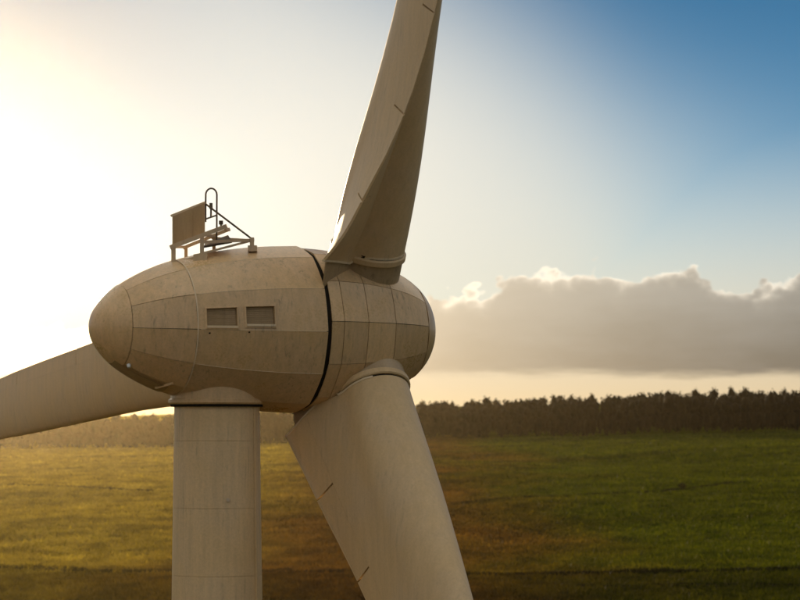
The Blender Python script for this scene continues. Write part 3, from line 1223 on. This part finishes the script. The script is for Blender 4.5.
pf('rail', 'galvanised', lambda m: m.bar(rp(183, 248, 0.75), rp(230, 229, 0.75), 0.08, 0.10))
pf('crossbar', 'galvanised', lambda m: m.bar(rp(173, 247, -0.75), rp(185, 247, 0.75), 0.08, 0.08))
pf('crossbar', 'galvanised', lambda m: m.bar(rp(203, 235, -0.75), rp(214, 236, 0.75), 0.08, 0.08))
pf('crossbar', 'galvanised', lambda m: m.bar(rp(223, 227.5, -0.75), rp(229, 230, 0.75), 0.08, 0.08))
pf('rail', 'galvanised', lambda m: m.bar(rp(204, 242, -0.75), rp(254, 240, -0.2), 0.07, 0.09))
pf('rail', 'galvanised', lambda m: m.bar(rp(204, 253, -0.75), rp(250, 241, -0.2), 0.07, 0.07))
pf('rail', 'galvanised', lambda m: m.bar(rp(212, 238, 0.75), rp(252, 240.5, -0.15), 0.06, 0.08))
pf('rail', 'galvanised', lambda m: m.bar(rp(174, 263, -0.6), rp(197, 257.5, -0.7), 0.06, 0.08))
pf('post', 'galvanised', lambda m: m.bar(rp(173.5, 246, -0.7), rp(173.5, 264, -0.7), 0.13, 0.13, up=(0, 1, 0)))
pf('post', 'galvanised', lambda m: m.bar(rp(202, 234, -0.72), rp(202, 258, -0.72), 0.12, 0.12, up=(0, 1, 0)))
pf('post', 'galvanised', lambda m: m.bar(rp(186, 247, 0.72), rp(186, 264, 0.72), 0.10, 0.10, up=(0, 1, 0)))
pf('post', 'galvanised', lambda m: m.bar(rp(214, 236, 0.72), rp(214, 258, 0.72), 0.10, 0.10, up=(0, 1, 0)))
pf('post', 'galvanised', lambda m: m.bar(rp(252, 237.5, -0.2), rp(252, 252, -0.2), 0.13, 0.13, up=(0, 1, 0)))
pf('foot_pad', 'galvanised', lambda m: m.box(rp(200.5, 258, -0.75), (0.21, 0, 0.04), (0, 0.18, 0), (0, 0, 0.14)))
pf('foot_pad', 'galvanised', lambda m: m.box(rp(252.5, 248.5, -0.2), (0.14, 0, 0.0), (0, 0.14, 0), (0, 0, 0.09)))
pf('floor_grating', 'dark_metal', lambda m: m.add([rp(204, 246, -0.7), rp(232, 241, -0.4), rp(228, 235, 0.7), rp(205, 243, 0.7), rp(204, 248, -0.7), rp(232, 243, -0.4), rp(228, 237, 0.7), rp(205, 245, 0.7)],
                                                [(0, 1, 2, 3), (4, 7, 6, 5), (0, 4, 5, 1), (1, 5, 6, 2), (2, 6, 7, 3), (3, 7, 4, 0)]))
# cooler: two upright sheets in a thin frame


def sheet(m, x0, yt0, yb0, x1, yt1, yb1, l0, l1, th=0.10):
    a, b, c, d = rp(x0, yb0, l0), rp(x1, yb1, l1), rp(x1, yt1, l1), rp(x0, yt0, l0)
    nn = (b - a).cross(d - a).normalized() * th
    m.add([a, b, c, d, a + nn, b + nn, c + nn, d + nn], [(0, 1, 2, 3), (7, 6, 5, 4), (0, 4, 5, 1), (1, 5, 6, 2), (2, 6, 7, 3), (3, 7, 4, 0)])


pf('cooler_panel', 'mesh_panel', lambda m: sheet(m, 172.3, 216.5, 245.8, 191.6, 208.2, 238.5, -0.6, -0.35))
pf('cooler_panel', 'mesh_panel', lambda m: sheet(m, 192.2, 208.0, 238.3, 203.2, 203.4, 234.2, -0.34, -0.2))
for q in range(11):
    f_ = (q + 0.5) / 11
    pf('cooler_rib', 'galvanised', lambda m: m.bar(rp(172.3 + 30.9 * f_, 216.5 - 13.1 * f_, -0.64 + 0.4 * f_), rp(172.3 + 30.9 * f_, 245.8 - 11.6 * f_, -0.64 + 0.4 * f_), 0.018, 0.03, up=(0, 1, 0)))
pf('cooler_top_rail', 'seal_paint', lambda m: m.bar(rp(171.3, 215.8, -0.62), rp(204.4, 202.6, -0.2), 0.13, 0.07))
pf('cooler_post', 'seal_paint', lambda m: m.bar(rp(203.8, 203, -0.2), rp(203.8, 236, -0.2), 0.07, 0.10, up=(0, 1, 0)))
hoop = [(205.6, 222)] + [(205.6, 205)] + [(211.3 - 5.6 * math.cos(t), 195 - 6.6 * math.sin(t)) for t in np.linspace(0.1, 3.04, 12)] + [(216.8, 205), (216.8, 224), (216.6, 240)]
pf('lightning_hoop', 'dark_metal', lambda m: m.tube([rp(a, b, -0.15) for a, b in hoop], 0.028, 8), 60)
pf('stay', 'dark_metal', lambda m: m.tube([rp(205, 203.5, -0.2), rp(252, 239, -0.2)], 0.03, 8), 60)
pf('hoop_rung', 'dark_metal', lambda m: m.tube([rp(205.8, 219, -0.15), rp(216.8, 215.2, -0.15)], 0.026, 8), 60)
pf('wind_sensor', 'dark_metal', lambda m: m.tube([rp(211, 217, -0.15), rp(211, 209, -0.15), rp(211, 208.9, -0.15), rp(211, 203, -0.15)], [0.03, 0.03, 0.055, 0.05], 10), 40)


def beacon(m):
    c = rp(221, 222.6, -0.7)
    m.tube([c - Vector((0, 0, 0.20)), c - Vector((0, 0, 0.06))], 0.03, 8)
    m.box(c, (0.062, 0, 0), (0, 0.062, 0), (0, 0, 0.06))


pf('beacon', 'dark_metal', beacon)

# ------------------------------------------------------------------ haze
m_ = bpy.data.materials.new('haze')
m_.use_nodes = True
n_ = NT(m_.node_tree)
n_.n.clear()
o_ = n_.new('ShaderNodeOutputMaterial')
v_ = n_.new('ShaderNodeVolumePrincipled')
v_.inputs['Color'].default_value = (0.98, 0.80, 0.48, 1)
v_.inputs['Density'].default_value = 0.00001
v_.inputs['Anisotropy'].default_value = 0.95
n_.l.new(v_.outputs[0], o_.inputs['Volume'])
MATS['haze'] = m_
mb = MB()
mb.box((0, 3000, 53), (7600, 0, 0), (0, 6600, 0), (0, 0, 62))
hz = mb.build('haze', 'haze')
hz['kind'] = 'stuff'
hz['label'] = 'thin warm evening haze over the field'
